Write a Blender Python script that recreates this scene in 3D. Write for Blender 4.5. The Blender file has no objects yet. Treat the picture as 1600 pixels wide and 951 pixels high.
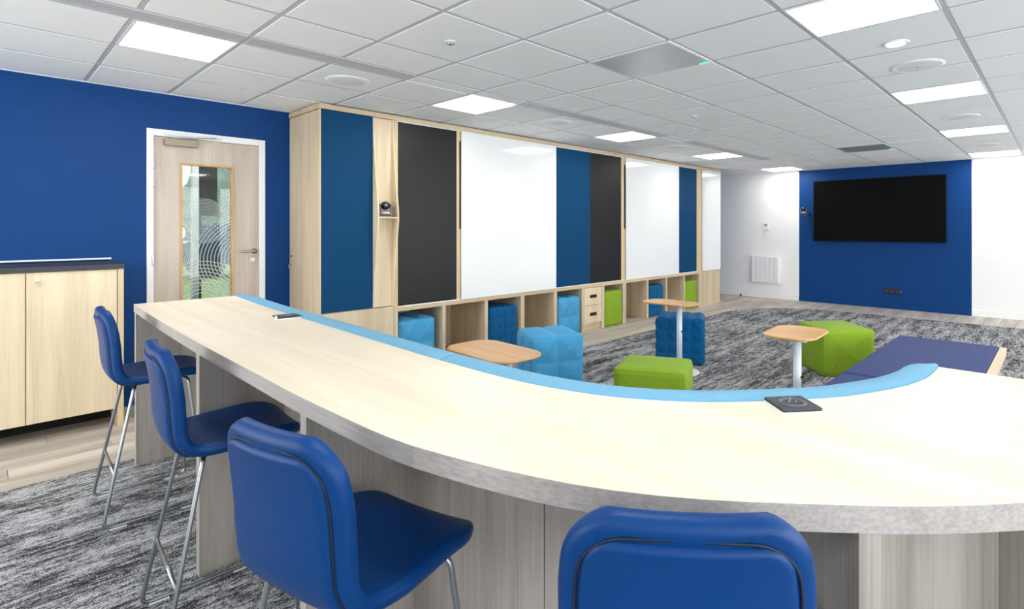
import bpy, bmesh, math, random
from mathutils import Vector, Matrix
random.seed(7)
R = math.radians
PI = math.pi
sc = bpy.context.scene
col = sc.collection

# ------------------------------------------------------------ camera, world, exposure
CAM_H = 1.40
YAW = 0.7286
cam_data = bpy.data.cameras.new('camera')
cam = bpy.data.objects.new('camera', cam_data)
col.objects.link(cam)
cam.location = (0, 0, CAM_H)
cam.rotation_euler = (PI / 2, 0, YAW)
cam_data.sensor_fit = 'HORIZONTAL'
cam_data.sensor_width = 36.0
cam_data.lens = 36.0 * 845.87 / 1600
cam_data.shift_x = (800 - 906.66) / 1600
cam_data.shift_y = -(475.5 - 356.0) / 1600
cam_data.clip_start = 0.05
sc.camera = cam

sc.view_settings.view_transform = 'Standard'
sc.view_settings.look = 'None'
sc.view_settings.gamma = 1
sc.view_settings.use_curve_mapping = False
sc.view_settings.exposure = 0.5
LAMP = 11.0          # emission of the ceiling light panels
world = bpy.data.worlds.new('sky')
sc.world = world
world.use_nodes = True
wn = world.node_tree
bgn = wn.nodes['Background']
sky = wn.nodes.new('ShaderNodeTexSky')
sky.sky_type = 'HOSEK_WILKIE'
sky.turbidity = 6
sky.sun_direction = Vector((0.3, -0.5, 0.75)).normalized()
mixw = wn.nodes.new('ShaderNodeMix'); mixw.data_type = 'RGBA'
mixw.inputs[0].default_value = 0.9
mixw.inputs[7].default_value = (0.98, 0.98, 1.0, 1)
wn.links.new(sky.outputs[0], mixw.inputs[6])
wn.links.new(mixw.outputs[2], bgn.inputs[0])
bgn.inputs[1].default_value = 5.5

# ------------------------------------------------------------ materials
def lin(c):
    return tuple(((v / 255) / 12.92 if v / 255 <= 0.04045 else ((v / 255 + 0.055) / 1.055) ** 2.4) for v in c) + (1,)

def newmat(name):
    m = bpy.data.materials.new(name); m.use_nodes = True
    nt = m.node_tree
    return m, nt, nt.nodes['Principled BSDF'], nt.nodes['Material Output']

def node(nt, kind, **kw):
    n = nt.nodes.new(kind)
    for k, v in kw.items():
        setattr(n, k, v)
    return n

def coords(nt, scale, kind='Object'):
    tc = node(nt, 'ShaderNodeTexCoord'); mp = node(nt, 'ShaderNodeMapping')
    mp.inputs['Scale'].default_value = scale
    nt.links.new(tc.outputs[kind], mp.inputs['Vector'])
    return mp.outputs['Vector']

def bump(nt, b, height, strength, dist=0.001):
    bn = node(nt, 'ShaderNodeBump'); bn.inputs['Strength'].default_value = strength
    bn.inputs['Distance'].default_value = dist
    nt.links.new(height, bn.inputs['Height']); nt.links.new(bn.outputs[0], b.inputs['Normal'])

def plain(name, c, rough=0.5, metal=0.0, grain=0.0, gscale=200, spec=0.5, coat=0.0, var=0.04):
    m, nt, b, out = newmat(name)
    col4 = lin(c)
    n = node(nt, 'ShaderNodeTexNoise'); n.inputs['Scale'].default_value = 3; n.inputs['Detail'].default_value = 3
    nt.links.new(coords(nt, (1, 1, 1)), n.inputs['Vector'])
    mx = node(nt, 'ShaderNodeMix', data_type='RGBA')
    mx.inputs[6].default_value = tuple(v * (1 - var) for v in col4[:3]) + (1,)
    mx.inputs[7].default_value = tuple(min(1, v * (1 + var)) for v in col4[:3]) + (1,)
    nt.links.new(n.outputs[0], mx.inputs[0]); nt.links.new(mx.outputs[2], b.inputs['Base Color'])
    b.inputs['Roughness'].default_value = rough; b.inputs['Metallic'].default_value = metal
    b.inputs['Specular IOR Level'].default_value = spec
    b.inputs['Coat Weight'].default_value = coat; b.inputs['Coat Roughness'].default_value = 0.05
    if grain:
        g = node(nt, 'ShaderNodeTexNoise'); g.inputs['Scale'].default_value = gscale; g.inputs['Detail'].default_value = 2
        nt.links.new(coords(nt, (1, 1, 1)), g.inputs['Vector'])
        bump(nt, b, g.outputs[0], grain)
    return m

def wood(name, dark, light, axis='z', rough=0.5, fine=0.35, scale=1.0, coat=0.0, rnd=False):
    m, nt, b, out = newmat(name)
    st = {'x': (0.55, 9, 9), 'y': (9, 0.55, 9), 'z': (9, 9, 0.55)}[axis]
    st2 = {'x': (3, 160, 160), 'y': (160, 3, 160), 'z': (160, 160, 3)}[axis]
    tc = node(nt, 'ShaderNodeTexCoord')
    vec = tc.outputs['Object']
    if rnd:
        oi = node(nt, 'ShaderNodeObjectInfo'); ml = node(nt, 'ShaderNodeMath', operation='MULTIPLY'); ml.inputs[1].default_value = 37
        nt.links.new(oi.outputs['Random'], ml.inputs[0])
        va = node(nt, 'ShaderNodeVectorMath', operation='ADD'); nt.links.new(vec, va.inputs[0]); nt.links.new(ml.outputs[0], va.inputs[1])
        vec = va.outputs[0]
    def nz(s, sc_, det, dist=0.0):
        mp = node(nt, 'ShaderNodeMapping'); mp.inputs['Scale'].default_value = tuple(v * scale for v in s)
        nt.links.new(vec, mp.inputs['Vector'])
        n = node(nt, 'ShaderNodeTexNoise'); n.inputs['Scale'].default_value = sc_; n.inputs['Detail'].default_value = det
        n.inputs['Distortion'].default_value = dist
        nt.links.new(mp.outputs[0], n.inputs['Vector']); return n.outputs[0]
    a = nz(st, 1.0, 5, 0.6); f = nz(st2, 1.0, 3)
    ad = node(nt, 'ShaderNodeMix', data_type='FLOAT'); ad.inputs[0].default_value = fine
    nt.links.new(a, ad.inputs[2]); nt.links.new(f, ad.inputs[3])
    cr = node(nt, 'ShaderNodeValToRGB')
    cr.color_ramp.elements[0].position = 0.33; cr.color_ramp.elements[0].color = lin(dark)
    cr.color_ramp.elements[1].position = 0.62; cr.color_ramp.elements[1].color = lin(light)
    nt.links.new(ad.outputs[0], cr.inputs[0])
    cout = cr.outputs[0]
    if rnd:
        hv = node(nt, 'ShaderNodeHueSaturation')
        mr = node(nt, 'ShaderNodeMapRange'); mr.inputs[3].default_value = 0.86; mr.inputs[4].default_value = 1.1
        nt.links.new(oi.outputs['Random'], mr.inputs[0]); nt.links.new(mr.outputs[0], hv.inputs['Value'])
        nt.links.new(cout, hv.inputs['Color']); cout = hv.outputs[0]
    nt.links.new(cout, b.inputs['Base Color'])
    b.inputs['Roughness'].default_value = rough
    b.inputs['Coat Weight'].default_value = coat
    bump(nt, b, f, 0.12)
    return m

def fabric(name, c, fleck=0.12, scale=900, rough=0.9):
    m, nt, b, out = newmat(name)
    n = node(nt, 'ShaderNodeTexNoise'); n.inputs['Scale'].default_value = scale; n.inputs['Detail'].default_value = 2
    nt.links.new(coords(nt, (1, 1, 1)), n.inputs['Vector'])
    cr = node(nt, 'ShaderNodeValToRGB')
    base = lin(c)
    cr.color_ramp.elements[0].position = 0.3; cr.color_ramp.elements[1].position = 0.7
    cr.color_ramp.elements[0].color = tuple(v * (1 - fleck) for v in base[:3]) + (1,)
    cr.color_ramp.elements[1].color = tuple(min(1, v * (1 + fleck)) for v in base[:3]) + (1,)
    nt.links.new(n.outputs[0], cr.inputs[0]); nt.links.new(cr.outputs[0], b.inputs['Base Color'])
    b.inputs['Roughness'].default_value = rough
    b.inputs['Sheen Weight'].default_value = 0.06; b.inputs['Specular IOR Level'].default_value = 0.2
    bump(nt, b, n.outputs[0], 0.3)
    return m

def carpet_mat():
    m, nt, b, out = newmat('streaked_carpet')
    def nz(s, sc_, det, rough=0.6):
        n = node(nt, 'ShaderNodeTexNoise'); n.inputs['Scale'].default_value = sc_; n.inputs['Detail'].default_value = det
        n.inputs['Roughness'].default_value = rough
        nt.links.new(coords(nt, s), n.inputs['Vector']); return n.outputs[0]
    streak = nz((46, 8, 1), 1.0, 4, 0.7)
    patch = nz((9, 1.3, 1), 1.0, 3)
    fibre = nz((1, 1, 1), 260, 2)
    fib2 = nz((150, 40, 1), 1.0, 2)
    def mixf(a, c, f):
        k = node(nt, 'ShaderNodeMix', data_type='FLOAT'); k.inputs[0].default_value = f
        nt.links.new(a, k.inputs[2]); nt.links.new(c, k.inputs[3]); return k.outputs[0]
    v = mixf(mixf(mixf(streak, patch, 0.40), fibre, 0.36), fib2, 0.15)
    cr = node(nt, 'ShaderNodeValToRGB'); e = cr.color_ramp.elements
    e[0].position = 0.455; e[0].color = lin((36, 35, 35))
    e[1].position = 0.545; e[1].color = lin((190, 190, 192))
    k = e.new(0.495); k.color = lin((102, 103, 105))
    nt.links.new(v, cr.inputs[0]); nt.links.new(cr.outputs[0], b.inputs['Base Color'])
    b.inputs['Roughness'].default_value = 0.95; b.inputs['Specular IOR Level'].default_value = 0.2
    bump(nt, b, fibre, 0.6, 0.003)
    return m

def emis(name, c, s):
    m, nt, b, out = newmat(name)
    e = node(nt, 'ShaderNodeEmission'); e.inputs[0].default_value = tuple(c) + (1,); e.inputs[1].default_value = s
    nt.links.new(e.outputs[0], out.inputs[0]); return m

def glass_mat(name, tint=(1, 1, 1), rings=None):
    m, nt, b, out = newmat(name)
    tr = node(nt, 'ShaderNodeBsdfTransparent'); tr.inputs[0].default_value = tuple(tint) + (1,)
    gl = node(nt, 'ShaderNodeBsdfGlossy'); gl.inputs['Roughness'].default_value = 0.02
    lw = node(nt, 'ShaderNodeLayerWeight'); lw.inputs[0].default_value = 0.5
    pw = node(nt, 'ShaderNodeMath', operation='POWER'); pw.inputs[1].default_value = 5.0
    fr = node(nt, 'ShaderNodeMath', operation='MULTIPLY_ADD'); fr.inputs[1].default_value = 0.9; fr.inputs[2].default_value = 0.04
    nt.links.new(lw.outputs['Facing'], pw.inputs[0]); nt.links.new(pw.outputs[0], fr.inputs[0])
    mx = node(nt, 'ShaderNodeMixShader')
    nt.links.new(fr.outputs[0], mx.inputs[0]); nt.links.new(tr.outputs[0], mx.inputs[1]); nt.links.new(gl.outputs[0], mx.inputs[2])
    last = mx.outputs[0]
    if rings:
        tc = node(nt, 'ShaderNodeTexCoord'); sp = node(nt, 'ShaderNodeSeparateXYZ')
        nt.links.new(tc.outputs['Object'], sp.inputs[0])
        def M(op, a, c=None):
            k = node(nt, 'ShaderNodeMath', operation=op)
            for i, v in enumerate((a, c)):
                if v is None: continue
                if isinstance(v, (int, float)): k.inputs[i].default_value = v
                else: nt.links.new(v, k.inputs[i])
            return k.outputs[0]
        acc = None
        for (cy, cz, r0, r1, step, w) in rings:
            dy = M('SUBTRACT', sp.outputs[1], cy); dz = M('SUBTRACT', sp.outputs[2], cz)
            d = M('SQRT', M('ADD', M('MULTIPLY', dy, dy), M('MULTIPLY', dz, dz)))
            line = M('LESS_THAN', M('FRACT', M('DIVIDE', d, step)), w)
            msk = M('MULTIPLY', M('LESS_THAN', d, r1), M('GREATER_THAN', d, r0))
            v = M('MULTIPLY', line, msk)
            acc = v if acc is None else M('MAXIMUM', acc, v)
        acc = M('MULTIPLY', acc, 0.5)
        df = node(nt, 'ShaderNodeBsdfDiffuse'); df.inputs[0].default_value = (0.75, 0.8, 0.8, 1)
        tl = node(nt, 'ShaderNodeBsdfTranslucent'); tl.inputs[0].default_value = (0.75, 0.8, 0.8, 1)
        m3 = node(nt, 'ShaderNodeMixShader'); nt.links.new(df.outputs[0], m3.inputs[1]); nt.links.new(tl.outputs[0], m3.inputs[2])
        m2 = node(nt, 'ShaderNodeMixShader')
        nt.links.new(acc, m2.inputs[0]); nt.links.new(last, m2.inputs[1]); nt.links.new(m3.outputs[0], m2.inputs[2])
        last = m2.outputs[0]
    nt.links.new(last, out.inputs[0]); return m

M_ = {}
M_['white_wall'] = plain('white_wall_paint', (243, 243, 243), 0.6, grain=0.1, gscale=300, var=0.01)
M_['blue_wall'] = plain('deep_blue_wall_paint', (0, 60, 122), 0.5, grain=0.15, gscale=260, var=0.03, spec=0.2)
M_['tile'] = plain('ceiling_tile_board', (244, 245, 246), 0.9, grain=0.25, gscale=500, var=0.015)
M_['rail'] = plain('ceiling_rail_metal', (198, 198, 202), 0.5, var=0.01)
M_['oak_z'] = wood('pale_oak_vertical', (188, 168, 140), (215, 197, 169), 'z')
M_['oak_y'] = wood('pale_oak_along_wall', (190, 166, 134), (216, 194, 162), 'y')
M_['oak_warm'] = wood('warm_oak_vertical', (206, 184, 151), (231, 212, 181), 'z')
M_['oak_edge'] = wood('oak_edge_band', (204, 180, 140), (222, 200, 160), 'z', fine=0.5)
M_['door_wood'] = wood('greyed_oak_door', (178, 164, 150), (204, 191, 178), 'z')
M_['bar_z'] = wood('washed_oak_vertical', (140, 133, 127), (176, 169, 162), 'z')
M_['bar_edge'] = wood('washed_oak_edge', (150, 143, 141), (182, 176, 173), 'x', fine=0.55)
M_['bar_top'] = wood('cream_oak_top', (228, 210, 184), (243, 232, 212), 'x', rough=0.42, scale=0.8, fine=.2)
M_['table_top'] = wood('honey_beech_top', (190, 142, 86), (224, 176, 118), 'x', rough=0.4)
M_['glass_frame'] = wood('honey_oak_bead', (190, 144, 92), (214, 170, 118), 'z')
M_['plank'] = wood('vinyl_oak_plank', (150, 140, 130), (208, 199, 188), 'y', rough=0.45, rnd=True, scale=1.1)
M_['carpet'] = carpet_mat()
M_['panel_blue'] = plain('petrol_blue_panel', (0, 63, 104), 0.6, var=0.02, spec=0.15)
M_['panel_black'] = plain('black_board_panel', (25, 25, 28), 0.42, var=0.03, spec=0.3)
M_['whiteboard'] = plain('whiteboard_enamel', (240, 241, 242), 0.08, coat=0.4, var=0.005)
M_['white_metal'] = plain('white_powder_coat', (238, 238, 240), 0.35, var=0.01)
M_['pole'] = plain('pale_lacquered_steel', (205, 212, 226), 0.35, var=0.01)
M_['alu'] = plain('brushed_aluminium', (196, 198, 202), 0.32, 0.9, var=0.02)
M_['steel'] = plain('satin_steel_tube', (168, 172, 178), 0.3, 1.0, var=0.02)
M_['grey'] = plain('graphite_grey_plastic', (96, 102, 112), 0.4, 0.3)
M_['brass'] = plain('satin_nickel', (186, 172, 158), 0.35, 0.9, var=0.02)
M_['dark'] = plain('black_plastic', (22, 22, 24), 0.35, var=0.03)
M_['gloss_black'] = plain('glossy_black_screen', (4, 4, 6), 0.45, var=0.0, spec=0.08)
M_['closer'] = plain('champagne_metal_cover', (150, 138, 122), 0.4, 0.5)
M_['bezel'] = plain('matt_black_bezel', (8, 8, 9), 0.6, spec=0.15)
M_['slab'] = plain('charcoal_worktop', (44, 47, 54), 0.45, grain=0.3, gscale=150, var=0.2)
M_['void'] = plain('dark_cavity', (18, 17, 16), 0.9)
M_['slot'] = plain('diffuser_slot_shadow', (112, 108, 90), 0.8)
M_['leather'] = plain('royal_blue_leatherette', (0, 56, 116), 0.4, spec=0.22, grain=0.35, gscale=420, var=0.03)
M_['seam'] = plain('dark_blue_seam', (0, 16, 44), 0.6)  # dark tone paints the shade in the seam groove around the back pad
M_['fab_light'] = fabric('sky_blue_felt', (74, 156, 204))
M_['fab_strip'] = fabric('light_blue_wool', (112, 168, 200), fleck=0.2, scale=700)
M_['fab_dark'] = fabric('petrol_blue_felt', (0, 84, 134))
M_['fab_green'] = fabric('leaf_green_felt', (132, 164, 42))
M_['fab_navy'] = fabric('indigo_felt', (46, 60, 112), fleck=0.06)
M_['lamp'] = emis('light_panel_diffuser', (1.0, 0.975, 0.94), LAMP)
M_['led'] = emis('green_led', (0.05, 1.0, 0.35), 2.0)
M_['lensglass'] = plain('camera_lens_glass', (120, 124, 132), 0.15, 0.4)
M_['lcd'] = plain('olive_lcd', (150, 150, 90), 0.3)
M_['mesh_metal'] = plain('perforated_steel_mesh', (214, 218, 226), 0.3, 0.55, grain=0.4, gscale=700)
M_['speaker'] = plain('speaker_grille', (232, 233, 235), 0.7, grain=0.4, gscale=900)
M_['glass'] = glass_mat('clear_window_glass', (0.95, 0.98, 0.97))
M_['tinted'] = glass_mat('solar_tinted_glass', (.5, .54, .53))  # tint added to dim the overbright grounds beyond the lobby
M_['etched'] = glass_mat('ring_etched_glass', (0.8, 0.84, 0.82), rings=[
    (1.318, 1.46, 0.0, 0.20, 0.0125, 0.3), (1.66, 1.12, 0.12, 0.42, 0.026, 0.22), (1.12, 1.12, 0.0, 0.16, 0.0145, 0.3),
    (1.72, 2.02, 0.14, 0.28, 0.018, 0.25), (1.30, 0.72, 0.10, 0.42, 0.030, 0.22)])
M_['grass'] = plain('meadow_grass', (165, 172, 125), 0.9, grain=0.8, gscale=30, var=0.3)
M_['leaf'] = plain('hedge_foliage', (158, 168, 158), 0.8, grain=0.8, gscale=20, var=0.2)  # pale grey outdoor haze is put into the leaf colour
M_['car'] = plain('navy_car_paint', (30, 60, 100), 0.2, 0.3)
M_['tyre'] = plain('tyre_rubber', (20, 20, 20), 0.8)

# ------------------------------------------------------------ building helpers
def tag(o, label=None, cat=None, group=None, kind=None):
    if label: o['label'] = label
    if cat: o['category'] = cat
    if group: o['group'] = group
    if kind: o['kind'] = kind
    return o

def thing(name, loc, label=None, cat=None, group=None, rz=0.0, kind=None):
    o = bpy.data.objects.new(name, None); col.objects.link(o)
    o.empty_display_size = 0.05
    o.location = loc; o.rotation_euler = (0, 0, rz)
    return tag(o, label, cat, group, kind)

def obj(name, bm, mat, parent=None, smooth=False, bevel=0.0, label=None, origin=None):
    """mesh given in world coordinates; with an unrotated parent it is stored relative to it"""
    base = Vector((0, 0, 0))
    if parent is not None and not parent.get('_local'):
        base = parent.get('_base') and Vector(parent['_base']) or Vector(parent.location)
    org = base
    if origin is not None: org = Vector(origin)
    bm.normal_update()
    if org.length: bmesh.ops.translate(bm, verts=bm.verts, vec=-org)
    me = bpy.data.meshes.new(name); bm.to_mesh(me); bm.free()
    o = bpy.data.objects.new(name, me); col.objects.link(o)
    if mat is not None:
        for mm in (mat if isinstance(mat, (list, tuple)) else [mat]): me.materials.append(mm)
    if smooth:
        for p in me.polygons: p.use_smooth = True
    if parent is not None:
        o.parent = parent
        o.location = org - base
    else:
        o.location = org
    if bevel:
        md = o.modifiers.new('edge', 'BEVEL'); md.width = bevel; md.segments = 2; md.limit_method = 'ANGLE'; md.angle_limit = R(40)
    if label: o['label'] = label
    return o

def abs_base(o):
    v = Vector(o.location); p = o.parent
    while p is not None:
        v = v + Vector(p.location); p = p.parent
    return v

def sub(name, bm, mat, part, **kw):
    part['_base'] = list(abs_base(part))
    o = obj(name, bm, mat, part, **kw)
    return o

def new(): return bmesh.new()

def box(bm, x0, x1, y0, y1, z0, z1, mi=0):
    v = [bm.verts.new(p) for p in ((x0, y0, z0), (x1, y0, z0), (x1, y1, z0), (x0, y1, z0), (x0, y0, z1), (x1, y0, z1), (x1, y1, z1), (x0, y1, z1))]
    for f in ((3, 2, 1, 0), (4, 5, 6, 7), (0, 1, 5, 4), (1, 2, 6, 5), (2, 3, 7, 6), (3, 0, 4, 7)):
        bm.faces.new([v[i] for i in f]).material_index = mi
    return bm

def bx(*a): return box(new(), *a)

def prism(bm, poly, z0, z1):
    a = [bm.verts.new((p[0], p[1], z0)) for p in poly]; b = [bm.verts.new((p[0], p[1], z1)) for p in poly]
    n = len(poly)
    area = sum(poly[i][0] * poly[(i + 1) % n][1] - poly[(i + 1) % n][0] * poly[i][1] for i in range(n))
    if area < 0: a.reverse(); b.reverse()
    bm.faces.new(a[::-1]); bm.faces.new(b)
    for i in range(n):
        j = (i + 1) % n; bm.faces.new((a[i], a[j], b[j], b[i]))
    return bm

def lathe(bm, prof, c=(0, 0, 0), n=32, axis='z'):
    rings = []
    for r, h in prof:
        ring = []
        for k in range(n):
            a = 2 * PI * k / n; u, v = r * math.cos(a), r * math.sin(a)
            p = {'z': (u, v, h), 'x': (h, u, v), 'y': (v, h, u)}[axis]
            ring.append(bm.verts.new((c[0] + p[0], c[1] + p[1], c[2] + p[2])))
        rings.append(ring)
    for i in range(len(rings) - 1):
        for k in range(n):
            j = (k + 1) % n
            bm.faces.new((rings[i][k], rings[i][j], rings[i + 1][j], rings[i + 1][k]))
    bm.faces.new(rings[0][::-1]); bm.faces.new(rings[-1])
    bmesh.ops.recalc_face_normals(bm, faces=bm.faces)
    return bm

def fillet(pts, r, n=6):
    out = [Vector(pts[0])]
    for i in range(1, len(pts) - 1):
        p0, p, p1 = Vector(pts[i - 1]), Vector(pts[i]), Vector(pts[i + 1])
        a = (p0 - p); b = (p1 - p); rr = min(r, a.length * .45, b.length * .45)
        A = p + a.normalized() * rr; B = p + b.normalized() * rr
        for k in range(n + 1):
            t = k / n; out.append(A * (1 - t) ** 2 + p * 2 * t * (1 - t) + B * t * t)
    out.append(Vector(pts[-1])); return out

def tube(bm, pts, r, n=12):
    pts = [Vector(p) for p in pts]; rings = []; nrm = None
    for i, p in enumerate(pts):
        t = (pts[min(i + 1, len(pts) - 1)] - pts[max(i - 1, 0)]).normalized()
        if nrm is None:
            nrm = t.orthogonal().normalized()
        else:
            nrm = (nrm - t * nrm.dot(t)).normalized()
        b = t.cross(nrm)
        rings.append([bm.verts.new(p + (nrm * math.cos(2 * PI * k / n) + b * math.sin(2 * PI * k / n)) * r) for k in range(n)])
    for i in range(len(rings) - 1):
        for k in range(n):
            j = (k + 1) % n; bm.faces.new((rings[i][k], rings[i][j], rings[i + 1][j], rings[i + 1][k]))
    bm.faces.new(rings[0][::-1]); bm.faces.new(rings[-1])
    return bm

def catmull(pts, n):
    P = [Vector((p[0], p[1])) for p in pts]; out = []
    Q = [P[0] * 2 - P[1]] + P + [P[-1] * 2 - P[-2]]
    for i in range(1, len(Q) - 2):
        a, b, c, d = Q[i - 1:i + 3]
        for k in range(8):
            t = k / 8
            out.append(0.5 * ((2 * b) + (c - a) * t + (2 * a - 5 * b + 4 * c - d) * t * t + (3 * b - a - 3 * c + d) * t ** 3))
    out.append(P[-1])
    return resample(out, n)

def resample(P, n):
    L = [0]
    for i in range(1, len(P)): L.append(L[-1] + (P[i] - P[i - 1]).length)
    out = []; j = 0
    for k in range(n):
        s = L[-1] * k / (n - 1)
        while j < len(P) - 2 and L[j + 1] < s: j += 1
        t = (s - L[j]) / max(1e-9, L[j + 1] - L[j]); out.append(P[j].lerp(P[j + 1], min(1, max(0, t))))
    return out

def offset(P, d):
    out = []
    for i, p in enumerate(P):
        t = (P[min(i + 1, len(P) - 1)] - P[max(i - 1, 0)]).normalized()
        out.append(p + Vector((-t.y, t.x)) * d)
    return out

def smooth_poly(P, n):
    return resample(P, n)

def ribbon(bm, A, B, z0, z1):
    """solid between two plan curves with the same count"""
    n = len(A)
    V = [[bm.verts.new((p.x, p.y, z)) for p in C] for C in (A, B) for z in (z0, z1)]
    a0, a1, b0, b1 = V
    for i in range(n - 1):
        bm.faces.new((a1[i], a1[i + 1], b1[i + 1], b1[i])); bm.faces.new((a0[i], b0[i], b0[i + 1], a0[i + 1]))
        bm.faces.new((a0[i], a0[i + 1], a1[i + 1], a1[i])); bm.faces.new((b0[i], b1[i], b1[i + 1], b0[i + 1]))
    bm.faces.new((a0[0], a1[0], b1[0], b0[0])); bm.faces.new((a0[-1], b0[-1], b1[-1], a1[-1]))
    bmesh.ops.recalc_face_normals(bm, faces=bm.faces)
    return bm

def rrect(cx, cy, w, d, r, rot=0, n=8):
    out = []
    for k, (sx, sy) in enumerate(((1, 1), (-1, 1), (-1, -1), (1, -1))):
        for i in range(n + 1):
            a = PI / 2 * k + PI / 2 * i / n
            x = sx * (w / 2 - r) + r * math.cos(a); y = sy * (d / 2 - r) + r * math.sin(a)
            out.append((cx + x * math.cos(rot) - y * math.sin(rot), cy + x * math.sin(rot) + y * math.cos(rot)))
    return out

def copy_tree(o, parent=None):
    c = o.copy(); col.objects.link(c); c.parent = parent
    for ch in [k for k in bpy.data.objects if k.parent is o]: copy_tree(ch, c)
    return c

# ------------------------------------------------------------ room shell
XW, XE, YN, YS, HC = -5.5, 3.3, 10.6, -2.4, 2.5
floor = tag(obj('floor', bx(XW - 2.5, XE + .2, YS - .2, YN + .2, -0.2, -0.006), M_['void']), kind='structure')
floor['label'] = 'floor of pale wood planks with a streaked grey carpet'
# planks (wood effect) along the wall side and in front of the far wall
pm = {}
def plank(x0, x1, y0, y1):
    k = (round(x1 - x0, 3), round(y1 - y0, 3))
    if k not in pm:
        w, l = x1 - x0 - 0.0025, y1 - y0 - 0.0025
        bm = bx(0, w, 0, l, -0.006, 0.0)
        o = obj('plank', bm, M_['plank'], floor); pm[k] = o.data
    else:
        o = bpy.data.objects.new('plank', pm[k]); col.objects.link(o); o.parent = floor
    o.location = (x0, y0, 0)
PW, PL = 0.185, 1.22
i = 0; x = XW
while x < -3.95:
    w = PW
    y = YS - (i * 0.47 % PL)
    while y < YN:
        a, b = max(y, YS), min(y + PL, YN)
        if a < b and not (b < -0.4):
            plank(x, x + w, a, b)
        y += PL
    x += PW; i += 1
while x < 1.6:
    a = 9.15 + (i * 0.31 % 0.5)
    plank(x, x + PW, 8.7, a); plank(x, x + PW, a, YN)
    x += PW; i += 1
tag(obj('plank', bx(1.6, XE, 9.4, YN, -0.006, 0), M_['plank'], floor), kind='stuff')
# carpet with one rounded corner
cp = [(-4.19, YS), (-4.19, 8.1)]
for k in range(13):
    a = PI - PI / 2 * k / 12
    cp.append((-2.79 + 1.4 * math.cos(a), 8.25 + 1.4 * math.sin(a)))
cp += [(XE, 9.68), (XE, YS)]
carpet = obj('carpet', prism(new(), cp, -0.004, 0.006), M_['carpet'])
tag(carpet, 'charcoal and light grey streaked carpet with a rounded corner, laid in the wood floor', 'carpet')

# walls
DY0, DY1, DZ = 0.925, 1.79, 2.205   # door opening in the left wall
bm = new()
box(bm, XW - .12, XW, YS, DY0, 0, HC); box(bm, XW - .12, XW, DY1, YN, 0, HC); box(bm, XW - .12, XW, DY0, DY1, DZ, HC)
tag(obj('wall_left', bm, M_['blue_wall']), kind='structure')
wall_far = tag(obj('wall_far', bx(XW - .12, XE + .12, YN, YN + .15, 0, HC), M_['white_wall']), kind='structure')
obj('blue_wall_panel', bx(-3.80, -1.09, YN - 0.003, YN, 0, HC), M_['blue_wall'], wall_far, label='deep blue painted panel behind the screen')
def window_wall(name, axis, pos, thick, cuts, z0, z1, n0):
    """a wall with openings between consecutive cut pairs; axis 'x': plane x=pos, cuts along y; axis 'y': plane y=pos"""
    def B(bm, a, b, c, d, p=0.0, q=None):
        q = thick if q is None else q
        lo, hi = sorted((pos + p, pos + q))
        return box(bm, lo, hi, a, b, c, d) if axis == 'x' else box(bm, a, b, lo, hi, c, d)
    bm = new(); e0, e1 = cuts[0], cuts[-1]
    B(bm, e0, e1, 0, z0); B(bm, e0, e1, z1, HC)
    for k in range(0, len(cuts), 2): B(bm, cuts[k], cuts[k + 1], z0, z1)
    tag(obj(name, bm, M_['white_wall']), kind='structure')
    sg = 1 if thick > 0 else -1
    for k in range(1, len(cuts) - 1, 2):
        a, b = cuts[k], cuts[k + 1]
        w = thing('window_%d' % (n0 + k // 2), (pos, a, z0) if axis == 'x' else (a, pos, z0), kind='structure')
        bm = new(); t0, t1 = .04 * sg, .10 * sg; m = (a + b) / 2
        for (p, q, r_, t) in ((a, b, z0, z0 + .05), (a, b, z1 - .05, z1), (a, a + .05, z0 + .05, z1 - .05), (b - .05, b, z0 + .05, z1 - .05), (m - .025, m + .025, z0 + .05, z1 - .05)):
            B(bm, p, q, r_, t, t0, t1)
        obj('window_frame', bm, M_['white_metal'], w)
        obj('pane', B(new(), a + .05, b - .05, z0 + .05, z1 - .05, .065 * sg, .071 * sg), M_['glass'], w)
        ld = bpy.data.lights.new('window_portal', 'AREA'); ld.shape = 'RECTANGLE'; ld.cycles.is_portal = True
        ld.size = b - a; ld.size_y = z1 - z0
        lo = bpy.data.objects.new('window_portal', ld); col.objects.link(lo)
        c = Vector((pos + .14 * sg, m, (z0 + z1) / 2)) if axis == 'x' else Vector((m, pos + .14 * sg, (z0 + z1) / 2))
        lo.location = c
        d = Vector((-sg, 0, 0)) if axis == 'x' else Vector((0, -sg, 0))
        lo.rotation_euler = d.to_track_quat('-Z', 'Y').to_euler()
window_wall('wall_right', 'x', XE, .15, [YS, -2.1, .5, .8, 3.4, 3.7, 6.3, 6.6, 9.2, YN], .25, 2.35, 1)
window_wall('wall_back', 'y', YS, -.15, [XW - .12, -5.2, -2.2, XE + .15], .25, 2.35, 5)  # unseen window added here to balance daylight on the left side

# skirtings
tag(obj('baseboard_far_left', bx(XW, -3.80, YN - .015, YN, 0, .10), M_['white_wall'], bevel=.003), kind='structure')
tag(obj('baseboard_far_middle', bx(-3.80, -1.09, YN - .018, YN - .003, 0, .10), M_['blue_wall'], bevel=.003), kind='structure')
tag(obj('baseboard_far_right', bx(-1.09, XE, YN - .015, YN, 0, .10), M_['white_wall'], bevel=.003), kind='structure')
tag(obj('baseboard_left', bx(XW, XW + .012, .74, DY0 - .03, 0, .09), M_['blue_wall'], bevel=.003), kind='structure')

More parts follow.
